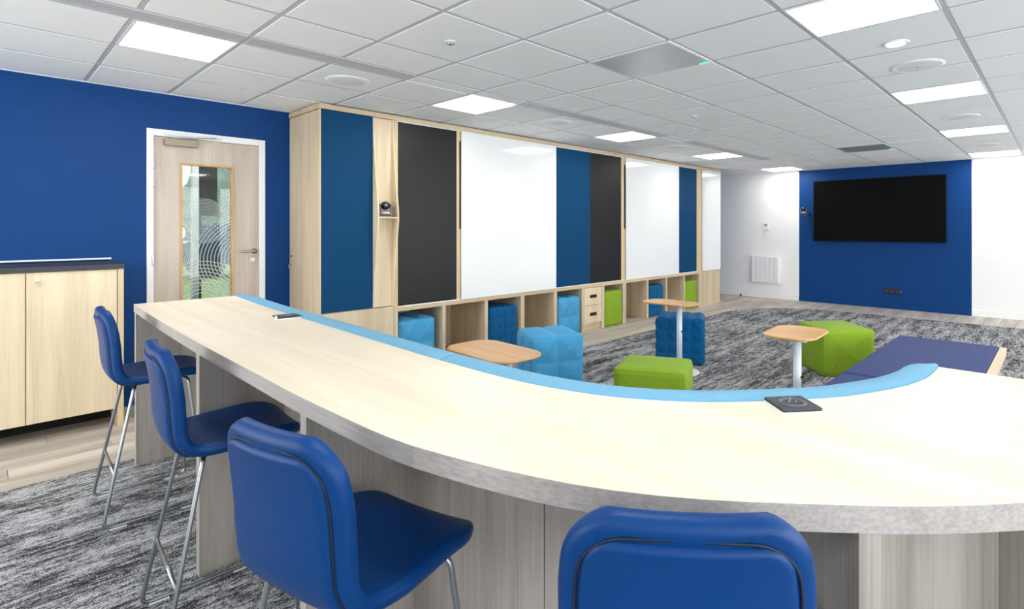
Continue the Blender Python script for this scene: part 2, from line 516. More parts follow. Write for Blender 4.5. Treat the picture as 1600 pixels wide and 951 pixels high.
# ------------------------------------------------------------ ceiling
gx = [XW, -4.86, -4.245, -3.65, -3.48, -3.02, -2.35, -1.725, -1.07, -0.445, 0.18, 0.80, 1.42, 2.04, 2.66, XE]
gy = [YS, -1.8, -1.2, -0.6, 0.0, 0.557, 1.06, 1.59, 2.14, 2.72, 3.25, 3.83, 4.40, 4.98, 5.52, 6.10, 6.70, 7.30, 7.87, 8.50, 9.14, 9.79, 10.40, YN]
ceiling = tag(obj('ceiling', bx(XW, XE, YS, YN, HC + .03, HC + .15), M_['white_wall']), kind='structure')
ceiling['label'] = 'suspended ceiling of white square tiles'
def cell(i, j): return gx[i], gx[i + 1], gy[j], gy[j + 1]
lights = {(2, 5): 'square light panel beside the first long air slot, nearest the blue door wall',
          (2, 9): 'square light panel over the front end of the whiteboard cabinet',
          (2, 13): 'square light panel above the cabinet, third along the cabinet side row',
          (2, 17): 'light panel above the far end of the cabinet, last but one of its row',
          (2, 21): 'square light panel just before the white wall left of the screen',
          (8, 9): 'largest square light panel, near the camera at the top right',
          (8, 13): 'square light panel behind the round downlight on the right row',
          (8, 17): 'third light panel of the right row, toward the far wall',
          (8, 21): 'last light panel of the right row, close to the far wall'}
hidden_lights = [(2, 1), (8, 1), (8, 5), (13, 1), (13, 5), (13, 9), (13, 13), (13, 17), (13, 21)]
mics = {(6, 9): 0, (6, 18): 1}
vent_rows = [(1, 4), (4, 6), (6, 8), (10, 12), (12, 14), (15, 17), (17, 19)]
vent_cells = {j for a, b in vent_rows for j in range(a, b)}
tile_cache = {}
rest = new()
bars = new()
for i in range(len(gx) - 1):
    for j in range(len(gy) - 1):
        if (i, j) in lights or (i, j) in hidden_lights or (i, j) in mics: continue
        if i == 3 and j in vent_cells: continue
        x0, x1, y0, y1 = cell(i, j)
        g = 0.0105
        if i >= 11 or j < 4 or (j == 4 and i > 6):
            box(rest, x0 + g, x1 - g, y0 + g, y1 - g, HC - .002, HC + .03); continue
        k = (round(x1 - x0, 3), round(y1 - y0, 3))
        if k not in tile_cache:
            w, l = x1 - x0, y1 - y0
            bm = new()
            box(bm, g, w - g, g, l - g, 0.004, 0.03); box(bm, g + .006, w - g - .006, g + .006, l - g - .006, 0, 0.004)
            o = obj('ceiling_tile', bm, M_['tile'], ceiling); tile_cache[k] = o.data
        else:
            o = bpy.data.objects.new('ceiling_tile', tile_cache[k]); col.objects.link(o); o.parent = ceiling
        o.location = (x0, y0, HC + random.uniform(-.001, .001))
tag(obj('ceiling_tile', rest, M_['tile'], ceiling), kind='stuff')
for k, x in enumerate(gx):
    if k in (3,): continue
    if k in (0, len(gx) - 1): continue
    obj('ceiling_rail', bx(x - .011, x + .011, YS, YN, HC + .0015, HC + .02), M_['rail'], ceiling)
for y in gy[1:-1]:
    obj('ceiling_rail', bx(XW, XE, y - .010, y + .010, HC + .002, HC + .02), M_['rail'], ceiling)

obj('wall_angle', bx(XW, XE, YN - .022, YN, HC - .003, HC + .02), M_['tile'], ceiling)
obj('wall_angle', bx(XW, XW + .02, YS, YN - .022, HC - .003, HC + .02), M_['tile'], ceiling)
def light_panel(i, j, label):
    x0, x1, y0, y1 = cell(i, j)
    t = thing('ceiling_light', ((x0 + x1) / 2, (y0 + y1) / 2, HC), label, 'ceiling light', 'square light panels in the ceiling')
    f = new(); e = .012
    for a in ((x0 + .01, x1 - .01, y0 + .01, y0 + .01 + e), (x0 + .01, x1 - .01, y1 - .01 - e, y1 - .01), (x0 + .01, x0 + .01 + e, y0 + .01 + e, y1 - .01 - e), (x1 - .01 - e, x1 - .01, y0 + .01 + e, y1 - .01 - e)):
        box(f, *a, HC - .003, HC + .02)
    obj('frame', f, M_['white_metal'], t)
    obj('diffuser', bx(x0 + .01 + e, x1 - .01 - e, y0 + .01 + e, y1 - .01 - e, HC - .001, HC + .012), M_['lamp'], t)
for (i, j), l in lights.items(): light_panel(i, j, l)
for n_, (i, j) in enumerate(hidden_lights):
    light_panel(i, j, 'square light panel outside the picture, ' + ('row %s of the cabinet side' if i == 2 else 'row %s above the counter' if i == 8 else 'row %s by the windows') % ('behind the camera' if j < 4 else 'beside the camera' if j < 8 else 'over the counter end' if j < 12 else 'over the bench' if j < 16 else 'beyond the bench' if j < 20 else 'at the far wall'))

vlab = ['long slotted air vent at the top left corner of the picture', 'slotted air vent running past the light panel nearest the blue wall', 'slotted air vent ending at the dark cup-shaped speaker tile, left of the cabinet top',
        'slotted air vent above the middle whiteboard', 'slotted air vent beside the third cabinet side light panel', 'slotted air vent beyond the fourth part of the cabinet', 'farthest slotted air vent, near the white wall']
vlab[2] = 'slotted air vent next to the round speaker near the cabinet top'
for (a, b), l in zip(vent_rows, vlab):
    y0, y1 = gy[a] + .012, gy[b] - .012
    t = thing('air_vent', (-3.565, (y0 + y1) / 2, HC), l, 'air vent', 'slotted air vents in the ceiling')
    f = new(); x0, x1 = -3.645, -3.485
    box(f, x0, x0 + .018, y0, y1, HC - .004, HC + .02); box(f, x1 - .018, x1, y0, y1, HC - .004, HC + .02)
    box(f, x0 + .018, x1 - .018, y0, y0 + .012, HC - .004, HC + .02); box(f, x0 + .018, x1 - .018, y1 - .012, y1, HC - .004, HC + .02)
    obj('frame', f, M_['rail'], t)
    obj('backing', bx(x0 + .018, x1 - .018, y0 + .012, y1 - .012, HC + .016, HC + .024), M_['slot'], t)
    for k in range(5):
        xc = x0 + .018 + (k + .5) * (x1 - x0 - .036) / 5
        obj('slat', bx(xc - .0088, xc + .0088, y0 + .012, y1 - .012, HC - .002, HC + .016), M_['rail'], t)

for (x, y, l) in ((-4.0, 1.87, 'round flush ceiling speaker before the cabinet top corner'),
                  (-3.95, 4.05, 'round flush ceiling speaker above the first whiteboard'),
                  (-3.95, 6.35, 'round flush ceiling speaker above the second dark board'),
                  (-0.74, 4.27, 'round flush ceiling speaker behind the small downlight'),
                  (-0.76, 6.52, 'round flush ceiling speaker between the second and third right light panels'),
                  (-0.76, 8.9, 'round flush ceiling speaker between the two farthest right light panels')):
    t = thing('ceiling_speaker', (x, y, HC), l, 'speaker', 'round speakers in the ceiling')
    obj('rim', lathe(new(), [(.115, HC + .002), (.115, HC - .006), (.145, HC - .008), (.16, HC - .003), (.16, HC + .002)], (x, y, 0), 40), M_['tile'], t, smooth=False)
    obj('grille', lathe(new(), [(.118, HC + .001), (.118, HC - .007), (.06, HC - .0095), (.004, HC - .010)], (x, y, 0), 40), M_['speaker'], t)
    obj('centre_dot', lathe(new(), [(.004, HC - .008), (.004, HC - .012)], (x, y, 0), 12), M_['dark'], t)
for (i, j), k in mics.items():
    x0, x1, y0, y1 = cell(i, j)
    t = thing('ceiling_microphone', ((x0 + x1) / 2, (y0 + y1) / 2, HC), ['metal mesh ceiling microphone tile with green light, near the top middle', 'distant grey ceiling microphone tile with green light, before the screen'][k], 'microphone', 'square microphone tiles')
    obj('mesh_panel', bx(x0 + .014, x1 - .014, y0 + .014, y1 - .014, HC - .006, HC + .02), M_['mesh_metal'], t, bevel=.004)
    f = new()
    for a in ((x0 + .004, x1 - .004, y0 + .004, y0 + .014), (x0 + .004, x1 - .004, y1 - .014, y1 - .004), (x0 + .004, x0 + .014, y0 + .014, y1 - .014), (x1 - .014, x1 - .004, y0 + .014, y1 - .014)):
        box(f, *a, HC - .004, HC + .02)
    obj('frame', f, M_['white_metal'], t)
    obj('status_light', bx(x1 - .085, x1 - .02, y1 - .03, y1 - .02, HC - .008, HC - .005), M_['led'], t)
for (x, y, l) in ((-2.70, 1.876, 'small white detector nub in the near left ceiling'), (-2.71, 4.71, 'small white detector nub in the middle of the ceiling'), (-2.74, 8.12, 'small white detector nub beside the distant microphone tile')):
    t = thing('smoke_detector', (x, y, HC), l, 'smoke detector', 'small detectors in the ceiling')
    obj('base', lathe(new(), [(.034, HC + .002), (.034, HC - .004), (.026, HC - .008)], (x, y, 0), 24), M_['white_metal'], t)
    obj('lens', lathe(new(), [(.022, HC - .007), (.02, HC - .016), (.01, HC - .022)], (x, y, 0), 20), M_['alu'], t, smooth=True)
t = thing('downlight', (-.745, 3.66, HC), 'small round downlight between the two nearest right light panels', 'ceiling light')
obj('ring', lathe(new(), [(.052, HC + .002), (.052, HC - .006), (.066, HC - .006), (.07, HC - .002), (.07, HC + .002)], (-.745, 3.66, 0), 32), M_['white_metal'], t)
obj('lens', lathe(new(), [(.053, HC + .002), (.052, HC - .007), (.03, HC - .008)], (-.745, 3.66, 0), 32), M_['lamp'], t)

# ------------------------------------------------------------ door in the blue wall
door = thing('door_1', (XW, DY0, 0), kind='structure', label='greyed oak door with a tall ring patterned glass')
f = new()
box(f, XW - .10, XW + .012, DY0, DY0 + .045, 0, DZ); box(f, XW - .10, XW + .012, DY1 - .05, DY1, 0, DZ); box(f, XW - .10, XW + .012, DY0 + .045, DY1 - .05, DZ - .055, DZ)
obj('door_frame', f, M_['white_metal'], door, bevel=.003)
GY0, GY1, GZ0, GZ1 = 1.148, 1.54, .35, 1.945
lf = new(); xa, xb = XW - .045, XW - .003
ly0, ly1, lz = DY0 + .048, DY1 - .053, DZ - .058
for a in ((ly0, GY0, .008, lz), (GY1, ly1, .008, lz), (GY0, GY1, .008, GZ0), (GY0, GY1, GZ1, lz)): box(lf, xa, xb, *a)
bmesh.ops.remove_doubles(lf, verts=lf.verts, dist=1e-5)
leaf = obj('door_leaf', lf, M_['door_wood'], door)
gf = new(); e = .016
for a in ((GY0, GY0 + e, GZ0, GZ1), (GY1 - e, GY1, GZ0, GZ1), (GY0 + e, GY1 - e, GZ0, GZ0 + e), (GY0 + e, GY1 - e, GZ1 - e, GZ1)): box(gf, xa - .002, xb + .008, *a)
sub('glass_bead', gf, M_['glass_frame'], leaf)
pane_ = sub('pane', bx(XW - .027, XW - .021, GY0 + e, GY1 - e, GZ0 + e, GZ1 - e), M_['etched'], leaf, origin=(0, 0, 0))
pane_.location = -abs_base(leaf)
for z in (1.915, 1.76, 1.135, .30):
    obj('hinge', lathe(new(), [(.007, z - .035), (.009, z - .03), (.009, z + .03), (.007, z + .035)], (XW + .017, DY0 + .04, 0), 12), M_['alu'], door)
h = lathe(new(), [(.025, XW - .003), (.025, XW + .006), (.012, XW + .008), (.011, XW + .05)], (0, 1.70, 1.19), 20, 'x')
tube(h, fillet([(XW + .045, 1.70, 1.19), (XW + .052, 1.69, 1.19), (XW + .052, 1.585, 1.19)], .01), .010)
obj('door_handle', h, M_['brass'], door, smooth=True)
obj('lock_cylinder', lathe(new(), [(.025, XW - .003), (.025, XW + .005), (.012, XW + .006), (.011, XW + .014)], (0, 1.69, 1.105), 20, 'x'), M_['brass'], door)
obj('door_closer', bx(XW - .003, XW + .048, 1.035, 1.265, 2.075, 2.135), M_['closer'], door, bevel=.004)
c_ = new(); box(c_, XW + .012, XW + .03, 1.04, 1.44, 2.162, 2.182); tube(c_, [(XW + .03, 1.09, 2.14), (XW + .05, 1.40, 2.172)], .006)
obj('closer_arm', c_, M_['alu'], door)

# beyond the door: a lobby with a glazed front and the grounds outside
lob = thing('glazed_lobby', (-7.6, 2.0, 0), 'glazed lobby front with white and timber posts seen through the door glass', 'glazed front')
lb = new(); box(lb, -8.0, XW - .12, -2, 5.5, 2.6, 2.7); box(lb, -8.0, XW - .12, 5.5, 5.6, 0, 2.6); box(lb, -8.0, XW - .12, -2.1, -2, 0, 2.6)
obj('lobby_shell', lb, M_['white_wall'], lob)
obj('lobby_floor', bx(-8.0, XW - .12, -2, 5.5, -.2, 0), M_['plank'], lob)
obj('post', bx(-6.9, -6.82, 1.53, 1.585, 0, 2.6), M_['white_metal'], lob, label='white post')
obj('post', bx(-7.9, -7.78, 1.82, 2.0, 1.55, 2.6), M_['door_wood'], lob, label='timber post')
obj('mullion', bx(-7.72, -7.68, 1.79, 1.81, 0, 2.6), M_['dark'], lob)
obj('lobby_glass', bx(-7.71, -7.70, -2, 5.5, 0.02, 2.6), M_['tinted'], lob)
lt = thing('lobby_light', (-6.3, 1.5, 2.6), 'ceiling light panel of the lobby behind the door', 'ceiling light')  # panel added out of sight to brighten the posts facing the door
obj('frame', bx(-6.61, -5.99, 1.19, 1.81, 2.588, 2.598), M_['white_metal'], lt)
obj('diffuser', bx(-6.59, -6.01, 1.21, 1.79, 2.582, 2.588), M_['lamp'], lt)
gr = tag(obj('lawn', bx(-60, -8.05, -30, 60, -.35, -.1), M_['grass']), 'yellow green lawn outside the lobby, seen through the door glass', 'lawn')
rn = random.Random(3)
for k in range(7):
    bm = new(); bmesh.ops.create_icosphere(bm, subdivisions=4, radius=1)
    for v in bm.verts:
        d = v.co.normalized(); v.co = Vector((d.x * 1.5, d.y * 1.5, d.z * 2.2 + .6)) * (1 + .16 * math.sin(9 * d.x + k) * math.sin(11 * d.y) + rn.uniform(-.06, .06))
        v.co += Vector((-27 - 2 * (k % 2), 0.5 + k * 3.4, 1.6))
    tr = thing('tree', (-27 - 2 * (k % 2), .5 + k * 3.4, -.1), 'leafy green tree in the row beyond the lawn, seen through the door glass', 'tree', 'trees beyond the lawn')
    obj('crown', bm, M_['leaf'], tr)
    obj('trunk', lathe(new(), [(.22, -.12), (.16, 1.4)], (-27 - 2 * (k % 2), .5 + k * 3.4, 0), 10), M_['door_wood'], tr)
cr_ = thing('car', (-20, 6, -.1), 'dark blue parked car outside, seen through the rings on the door glass', 'car')  # vehicle shape added to stand in for a blue reflection in the glass
cb = new()
prof = [(1.3, .25), (1.3, .75), (1.75, .85), (2.2, 1.3), (4.0, 1.3), (4.7, .9), (5.4, .8), (5.45, .25)]
prof = [(a + 2.6, b * 1.2) for a, b in prof]
va = [cb.verts.new((-20.8, a, b)) for a, b in prof]; vb = [cb.verts.new((-19.1, a, b)) for a, b in prof]
cb.faces.new(va); cb.faces.new(vb[::-1])
for k in range(len(prof)): cb.faces.new((va[k], vb[k], vb[(k + 1) % len(prof)], va[(k + 1) % len(prof)]))
bmesh.ops.recalc_face_normals(cb, faces=cb.faces)
obj('body', cb, M_['car'], cr_, bevel=.08)
for y in (4.8, 7.2):
    for x in (-20.78, -19.3):
        obj('wheel', lathe(new(), [(.32, x), (.34, x + .03), (.34, x + .17), (.32, x + .2)], (0, y, .24), 20, 'x'), M_['tyre'], cr_)

# ------------------------------------------------------------ low cupboard on the left
lc = thing('low_cupboard', (-5.25, 0, 0), 'low pale oak cupboard with keyed doors and black top against the blue wall', 'cupboard')
obj('body', bx(XW + .002, -5.02, -1.2, .678, .12, 1.11), M_['oak_z'], lc)
obj('side_panel', bx(XW + .002, -4.995, .680, .712, 0, 1.112), M_['oak_edge'], lc)
obj('plinth', bx(XW + .05, -5.28, -1.2, .678, 0, .12), M_['void'], lc)
for (a, b) in ((-1.17, -.71), (-.704, -.245), (-.239, .221), (.226, .676)):
    d = obj('door', bx(-5.018, -5.0, a, b, .125, 1.107), M_['oak_warm'], lc, bevel=.001)
    if a in (-.704, .226):
        y = a + .05
        sub('lock', lathe(new(), [(.011, -5.0), (.011, -4.993), (.006, -4.992), (.006, -4.985)], (0, y, 1.052), 16, 'x'), M_['alu'], d)
        k = lathe(new(), [(.010, -4.984), (.011, -4.983), (.010, -4.981)], (0, y + .006, 1.033), 16, 'x'); box(k, -4.984, -4.981, y + .003, y + .008, 1.005, 1.028)
        sub('key', k, M_['brass'], d)
obj('worktop', bx(XW + .002, -4.985, -1.22, .716, 1.112, 1.146), M_['slab'], lc, bevel=.002)
tr_ = thing('wall_rail', (XW + .01, -.3, 1.165), 'thin white aluminium rail on the blue wall above the low cupboard', 'wall rail')
obj('bar', bx(XW, XW + .028, -1.6, .70, 1.160, 1.172), M_['white_metal'], tr_, bevel=.002)
obj('end_cap', bx(XW, XW + .029, .70, .706, 1.158, 1.174), M_['alu'], tr_)

# ------------------------------------------------------------ storage wall
CX = -4.82
TOP = 2.485
tc_ = thing('tall_cupboard', (-5.16, 2.25, 0), 'tall oak end cupboard with a petrol blue front panel and keyed side door', 'cupboard')
obj('body', bx(XW + .002, CX - .02, 2.02, 2.49, 0, 2.44), M_['oak_z'], tc_)
sd = obj('side_door', bx(XW + .012, CX - .014, 2.0, 2.018, .06, 2.435), M_['oak_z'], tc_, bevel=.001)
sub('lock', lathe(new(), [(.011, 1.996), (.011, 2.0)], (-5.44, 0, 1.135), 16, 'y'), M_['dark'], sd)
kk = lathe(new(), [(.009, 1.985), (.009, 2.0)], (-5.445, 0, 1.055), 12, 'y'); box(kk, -5.457, -5.447, 1.978, 1.985, 1.02, 1.06)
sub('key', kk, M_['brass'], sd)
obj('edge_strip', bx(CX - .013, CX + .002, 2.0, 2.012, 0, 2.44), M_['oak_edge'], tc_)
obj('blue_panel', bx(CX - .02, CX, 2.014, 2.486, .652, 2.438), M_['panel_blue'], tc_, label='petrol blue front panel')
obj('lower_panel', bx(CX - .02, CX, 2.014, 2.700, .002, .646), M_['oak_z'], tc_, bevel=.001)
# display column
dc = thing('display_column', (-4.9, 2.6, .65), 'oak column with bowed side fins and a small camera shelf, beside the first black panel', 'column')
obj('back_board', bx(CX - .06, CX - .012, 2.49, 2.70, .652, 2.438), M_['oak_warm'], dc)
def fin(y0, y1, zc=1.50):
    bm = new(); n = 24; V = []
    for k in range(n + 1):
        z = .652 + (2.438 - .652) * k / n
        u = (z - .652) / (zc - .652) if z < zc else (2.438 - z) / (2.438 - zc)
        u = max(0, u); d = .012 + .10 * (u * u * (3 - 2 * u) * .75 + .25 * u ** 4)
        V.append([bm.verts.new(p) for p in ((CX - .012, y0, z), (CX - .012 + d, y0, z), (CX - .012 + d, y1, z), (CX - .012, y1, z))])
    for k in range(n):
        for q in range(4):
            w = (q + 1) % 4; bm.faces.new((V[k][q], V[k][w], V[k + 1][w], V[k + 1][q]))
    bm.faces.new(V[0][::-1]); bm.faces.new(V[-1]); bmesh.ops.recalc_face_normals(bm, faces=bm.faces)
    return bm
obj('side_fin', fin(2.488, 2.502), M_['oak_warm'], dc)
obj('side_fin', fin(2.686, 2.700), M_['oak_warm'], dc)
obj('shelf', bx(CX - .012, CX + .098, 2.502, 2.686, 1.49, 1.505), M_['oak_edge'], dc)

sw = thing('storage_wall', (-5.1, 6.0, 0), 'long oak wall unit with black and blue panels over open cubbies', 'wall unit')
obj('fascia', bx(XW + .002, CX + .004, 1.996, 9.36, 2.442, TOP), M_['oak_y'], sw, bevel=.001)
obj('back_board', bx(XW + .05, CX - .05, 2.71, 9.35, .65, 2.44), M_['void'], sw)
obj('post', bx(CX - .05, CX, 2.704, 2.742, .0, 2.44), M_['oak_edge'], sw)
obj('post', bx(CX - .05, CX - .006, 3.43, 3.475, .632, 2.44), M_['oak_edge'], sw)
obj('post', bx(CX - .05, CX - .006, 6.31, 6.40, .632, 2.44), M_['oak_edge'], sw)
obj('post', bx(CX - .05, CX, 7.87 + .62, 8.66, .632, 2.44), M_['oak_edge'], sw)
obj('slot', bx(CX - .012, CX - .004, 3.462, 3.474, 1.39, 2.33), M_['void'], sw, label='dark pull groove')
obj('slot', bx(CX - .012, CX - .004, 6.375, 6.398, 1.39, 2.33), M_['void'], sw, label='dark pull groove')
obj('shelf_board', bx(XW + .03, CX + .006, 2.742, 8.64, .590, .632), M_['oak_y'], sw)
obj('panel', bx(CX - .03, CX - .01, 2.744, 3.428, .652, 2.44), M_['panel_black'], sw, label='matt black panel')
obj('panel', bx(CX - .03, CX - .008, 4.90, 5.615, .640, 2.44), M_['panel_blue'], sw, label='petrol blue panel')
obj('panel', bx(CX - .03, CX - .008, 5.617, 6.305, .640, 2.44), M_['panel_black'], sw, label='matt black panel')
obj('panel', bx(CX - .03, CX - .008, 7.85, 8.49, .640, 2.44), M_['panel_blue'], sw, label='petrol blue panel')
obj('track', bx(CX - .03, CX + .002, 2.744, 8.49, .632, .640), M_['white_metal'], sw, label='white sliding track')
obj('track', bx(CX - .03, CX + .002, 2.744, 8.49, 2.432, 2.441), M_['white_metal'], sw, label='white sliding track')
for y0, y1 in ((3.245, 3.284), (3.80, 3.841), (4.337, 4.392), (4.894, 4.952), (5.431, 5.483), (5.85, 5.906), (6.336, 6.414), (6.94, 6.992), (7.483, 7.53), (8.039, 8.08), (8.559, 8.638)):
    obj('divider', bx(XW + .03, CX + .004, y0, y1, 0, .590), M_['oak_z'], sw)
obj('back_liner', bx(XW + .01, XW + .029, 2.704, 8.64, 0, .59), M_['oak_z'], sw)
obj('side_liner', bx(XW + .03, CX - .05, 2.704, 2.742, 0, .59), M_['oak_z'], sw)
obj('end_panel', bx(XW + .01, CX, 8.64, 9.35, 0, .640), M_['oak_z'], sw, bevel=.001)
for y0, y1, l in ((3.478, 4.93, 'large white sliding whiteboard, the nearest one, beside the first black panel'),
                  (6.40, 7.877, 'white sliding whiteboard in the middle, between a black and a blue panel'),
                  (8.66, 9.35, 'narrow whiteboard at the far end of the wall unit')):
    t = thing('whiteboard', (CX, (y0 + y1) / 2, .64), l, 'whiteboard', 'whiteboards on the wall unit')
    obj('board', bx(CX - .004, CX + .012, y0, y1, .634, 2.438), M_['whiteboard'], t, bevel=.0015)
    obj('edge_trim', bx(CX - .002, CX + .013, y0 - .004, y0, .634, 2.438), M_['alu'], t)
du = thing('drawer_unit', (-5.1, 5.66, 0), 'two drawer oak unit with black pulls, between light blue and green cubes', 'drawer unit')
obj('body', bx(XW + .04, CX - .02, 5.487, 5.846, .05, .585), M_['oak_z'], du)
obj('plinth', bx(XW + .04, CX - .03, 5.487, 5.846, 0, .05), M_['oak_y'], du)
for z0, z1 in ((.344, .583), (.10, .338)):
    d = obj('drawer', bx(CX - .02, CX, 5.487, 5.846, z0, z1), M_['oak_warm'], du, bevel=.001)
    hb = bx(CX, CX + .004, 5.60, 5.74, (z0 + z1) / 2 - .022, (z0 + z1) / 2 + .022)
    hh = sub('handle', hb, M_['dark'], d)

# ------------------------------------------------------------ pouf cubes
def pouf_mesh(n, a=.225, h=.45, r=.022, disp=.012, half=None):
    bm = new(); N = n * 6 if n > 1 else 12
    ax, ay, az = a, a, h / 2
    def put(p, nm, u, v):
        q = Vector((p[0] * ax, p[1] * ay, p[2] * az)); inn = Vector([max(-L + r, min(L - r, c)) for c, L in zip(q, (ax, ay, az))])
        d = q - inn
        pos = inn + (d.normalized() * r if d.length > 1e-9 else d)
        fu = abs(((u + 1) / 2 * n) % 1 - .5) * 2; fv = abs(((v + 1) / 2 * n) % 1 - .5) * 2
        if abs(u) > .999: fu = 1
        if abs(v) > .999: fv = 1
        m = 1 - max(fu, fv)
        return pos + Vector(nm) * (0.0 if nm[2] < 0 else m * disp)
    for axis in range(3):
        for s in (-1, 1):
            nm = [0, 0, 0]; nm[axis] = s
            G = []
            for i in range(N + 1):
                row = []
                for j in range(N + 1):
                    u = -1 + 2 * i / N; v = -1 + 2 * j / N
                    p = [0, 0, 0]; p[axis] = s; p[(axis + 1) % 3] = u; p[(axis + 2) % 3] = v
                    row.append(bm.verts.new(put(p, nm, u, v)))
                G.append(row)
            for i in range(N):
                for j in range(N):
                    f = (G[i][j], G[i + 1][j], G[i + 1][j + 1], G[i][j + 1])
                    bm.faces.new(f if s > 0 else f[::-1])
    bmesh.ops.remove_doubles(bm, verts=bm.verts, dist=2e-4)
    bmesh.ops.translate(bm, verts=bm.verts, vec=(0, 0, h / 2 + .0))
    bmesh.ops.recalc_face_normals(bm, faces=bm.faces)
    me = bpy.data.meshes.new('pouf'); bm.to_mesh(me); bm.free()
    for p in me.polygons: p.use_smooth = n == 1 and False
    return me
PM = {'light': (pouf_mesh(2, disp=.028), 'fab_light'), 'dark': (pouf_mesh(4, disp=.016), 'fab_dark'), 'green': (pouf_mesh(1, disp=.020), 'fab_green')}
for k, (me, mt) in PM.items(): me.materials.append(M_[mt])
def pouf(kind, x, y, rot, label, group, s=(1, 1, 1), z=.001):
    t = bpy.data.objects.new('pouf', PM[kind][0]); col.objects.link(t)
    t.location = (x, y, z); t.rotation_euler = (0, 0, rot); t.scale = s
    tag(t, label, 'pouf', group); return t
cs = (.96, .92, 1.07)
xc = CX - .235
g = 'felt cubes stored in the cubbies'
pouf('light', xc - .02, 2.98, 0, 'light blue faceted cube in the first cubby, nearest the counter', g, cs)
pouf('dark', xc, 4.09, 0, 'dark blue quilted cube in the cubby behind the nearest side table', g, cs)
pouf('light', xc + .02, 5.19, 0, 'light blue faceted cube in the cubby left of the two drawers', g, cs)
pouf('green', xc + .02, 6.12, 0, 'green cube in the cubby right of the two drawers', g, (.96, .88, 1.1))
pouf('dark', xc, 7.235, 0, 'dark blue quilted cube in a cubby behind the middle side table', g, cs)
pouf('green', xc, 8.31, 0, 'green cube in the last cubby, farthest from the counter', g, cs)
g = 'felt cubes standing on the floor'
pouf('light', -3.50, 3.50, R(-26), 'light blue faceted cube standing on the floor by the nearest side table', g, (1.06, 1.06, 1), z=.0075)
pouf('dark', -3.02, 4.98, R(28), 'dark blue quilted cube standing behind the pole of the middle side table', g, (1.06, .95, 1.04), z=.0075)
pouf('green', -2.135, 3.17, R(24), 'green cube just behind the light blue counter cushion', g, (1.08, .95, 1), z=.0075)
pouf('green', -1.68, 5.65, R(45), 'green cube beside the indigo bench', g, (1.12, 1.16, .97), z=.0075)

# ------------------------------------------------------------ side tables
def side_table(px_, py_, cx, cy, w, d, rot, label):
    t = thing('side_table', (px_, py_, .006), label, 'side table', 'small pedestal side tables')
    bm = new(); L = [(0.012, .650), (0.0, .657), (0.0, .664), (.004, .668)]
    rings = []
    for ins, z in L:
        rings.append([bm.verts.new((p[0], p[1], z)) for p in rrect(cx, cy, w - 2 * ins, d - 2 * ins, min(w, d) * .34, rot, 8)])
    for a, b in zip(rings, rings[1:]):
        n = len(a)
        for k in range(n): bm.faces.new((a[k], a[(k + 1) % n], b[(k + 1) % n], b[k]))
    bm.faces.new(rings[0][::-1]); bm.faces.new(rings[-1])
    obj('table_top', bm, M_['table_top'], t)
    obj('pole', lathe(new(), [(.027, .014), (.027, .65)], (px_, py_, 0), 28), M_['pole'], t, smooth=True)
    obj('foot_plate', lathe(new(), [(.19, .0065), (.19, .012), (.18, .015), (.027, .017)], (px_, py_, 0), 48), M_['white_metal'], t)
    obj('top_bracket', bx(px_ - .07, px_ + .07, py_ - .05, py_ + .05, .643, .650), M_['white_metal'], t)
    obj('height_knob', lathe(new(), [(.010, px_ + .02), (.010, px_ + .045)], (0, py_, .40), 12, 'x'), M_['dark'], t)
side_table(-2.36, 2.02, -2.56, 2.08, .62, .36, R(-3), 'small beech side table nearest the counter, partly behind its blue cushion')
side_table(-2.78, 4.56, -2.90, 4.60, .56, .32, R(2), 'small beech side table in front of the dark blue quilted cube')
side_table(-1.34, 3.70, -1.41, 3.87, .36, .52, R(4), 'small beech side table in front of the green cube by the bench')

# ------------------------------------------------------------ counter and curved sofa
Fpts = [(-4.10, .63), (-3.4, .605), (-2.612, .587), (-1.866, .582), (-1.515, .58), (-1.1, .593), (-.907, .624), (-.759, .662), (-.638, .703), (-.535, .752), (-.445, .806), (-.361, .867), (-.28, .930), (-.202, .993), (-.125, 1.064), (-.048, 1.146), (.05, 1.27), (.15, 1.43), (.23, 1.62), (.275, 1.84), (.285, 2.083)]
Gpts = [(-4.10, 1.155), (-3.589, 1.122), (-3.133, 1.10), (-2.473, 1.082), (-1.98, 1.067), (-1.587, 1.058), (-1.21, 1.066), (-.973, 1.109), (-.832, 1.166), (-.694, 1.257), (-.574, 1.377), (-.458, 1.516), (-.404, 1.609), (-.347, 1.735), (-.323, 1.815), (-.306, 1.90), (-.301, 1.999), (-.301, 2.083)]
F_ = catmull(Fpts, 72); G_ = catmull(Gpts, 72)
CT = .95
bar = thing('bar_counter', (-2.0, .8, 0), 'high curved counter with cream wood top and greyed oak panels', 'counter')
bm = ribbon(new(), F_, G_, CT - .045, CT)
for f in bm.faces: f.material_index = 0 if f.normal.z > .9 else 1
ctop = obj('countertop', bm, [M_['bar_top'], M_['bar_edge']], bar)
def along(P, x=None, s=None):
    if x is not None:
        for k in range(len(P) - 1):
            if P[k].x <= x <= P[k + 1].x:
                t = (x - P[k].x) / max(1e-9, P[k + 1].x - P[k].x); return P[k].lerp(P[k + 1], t)
B_ = resample(offset(F_, .33), 72)
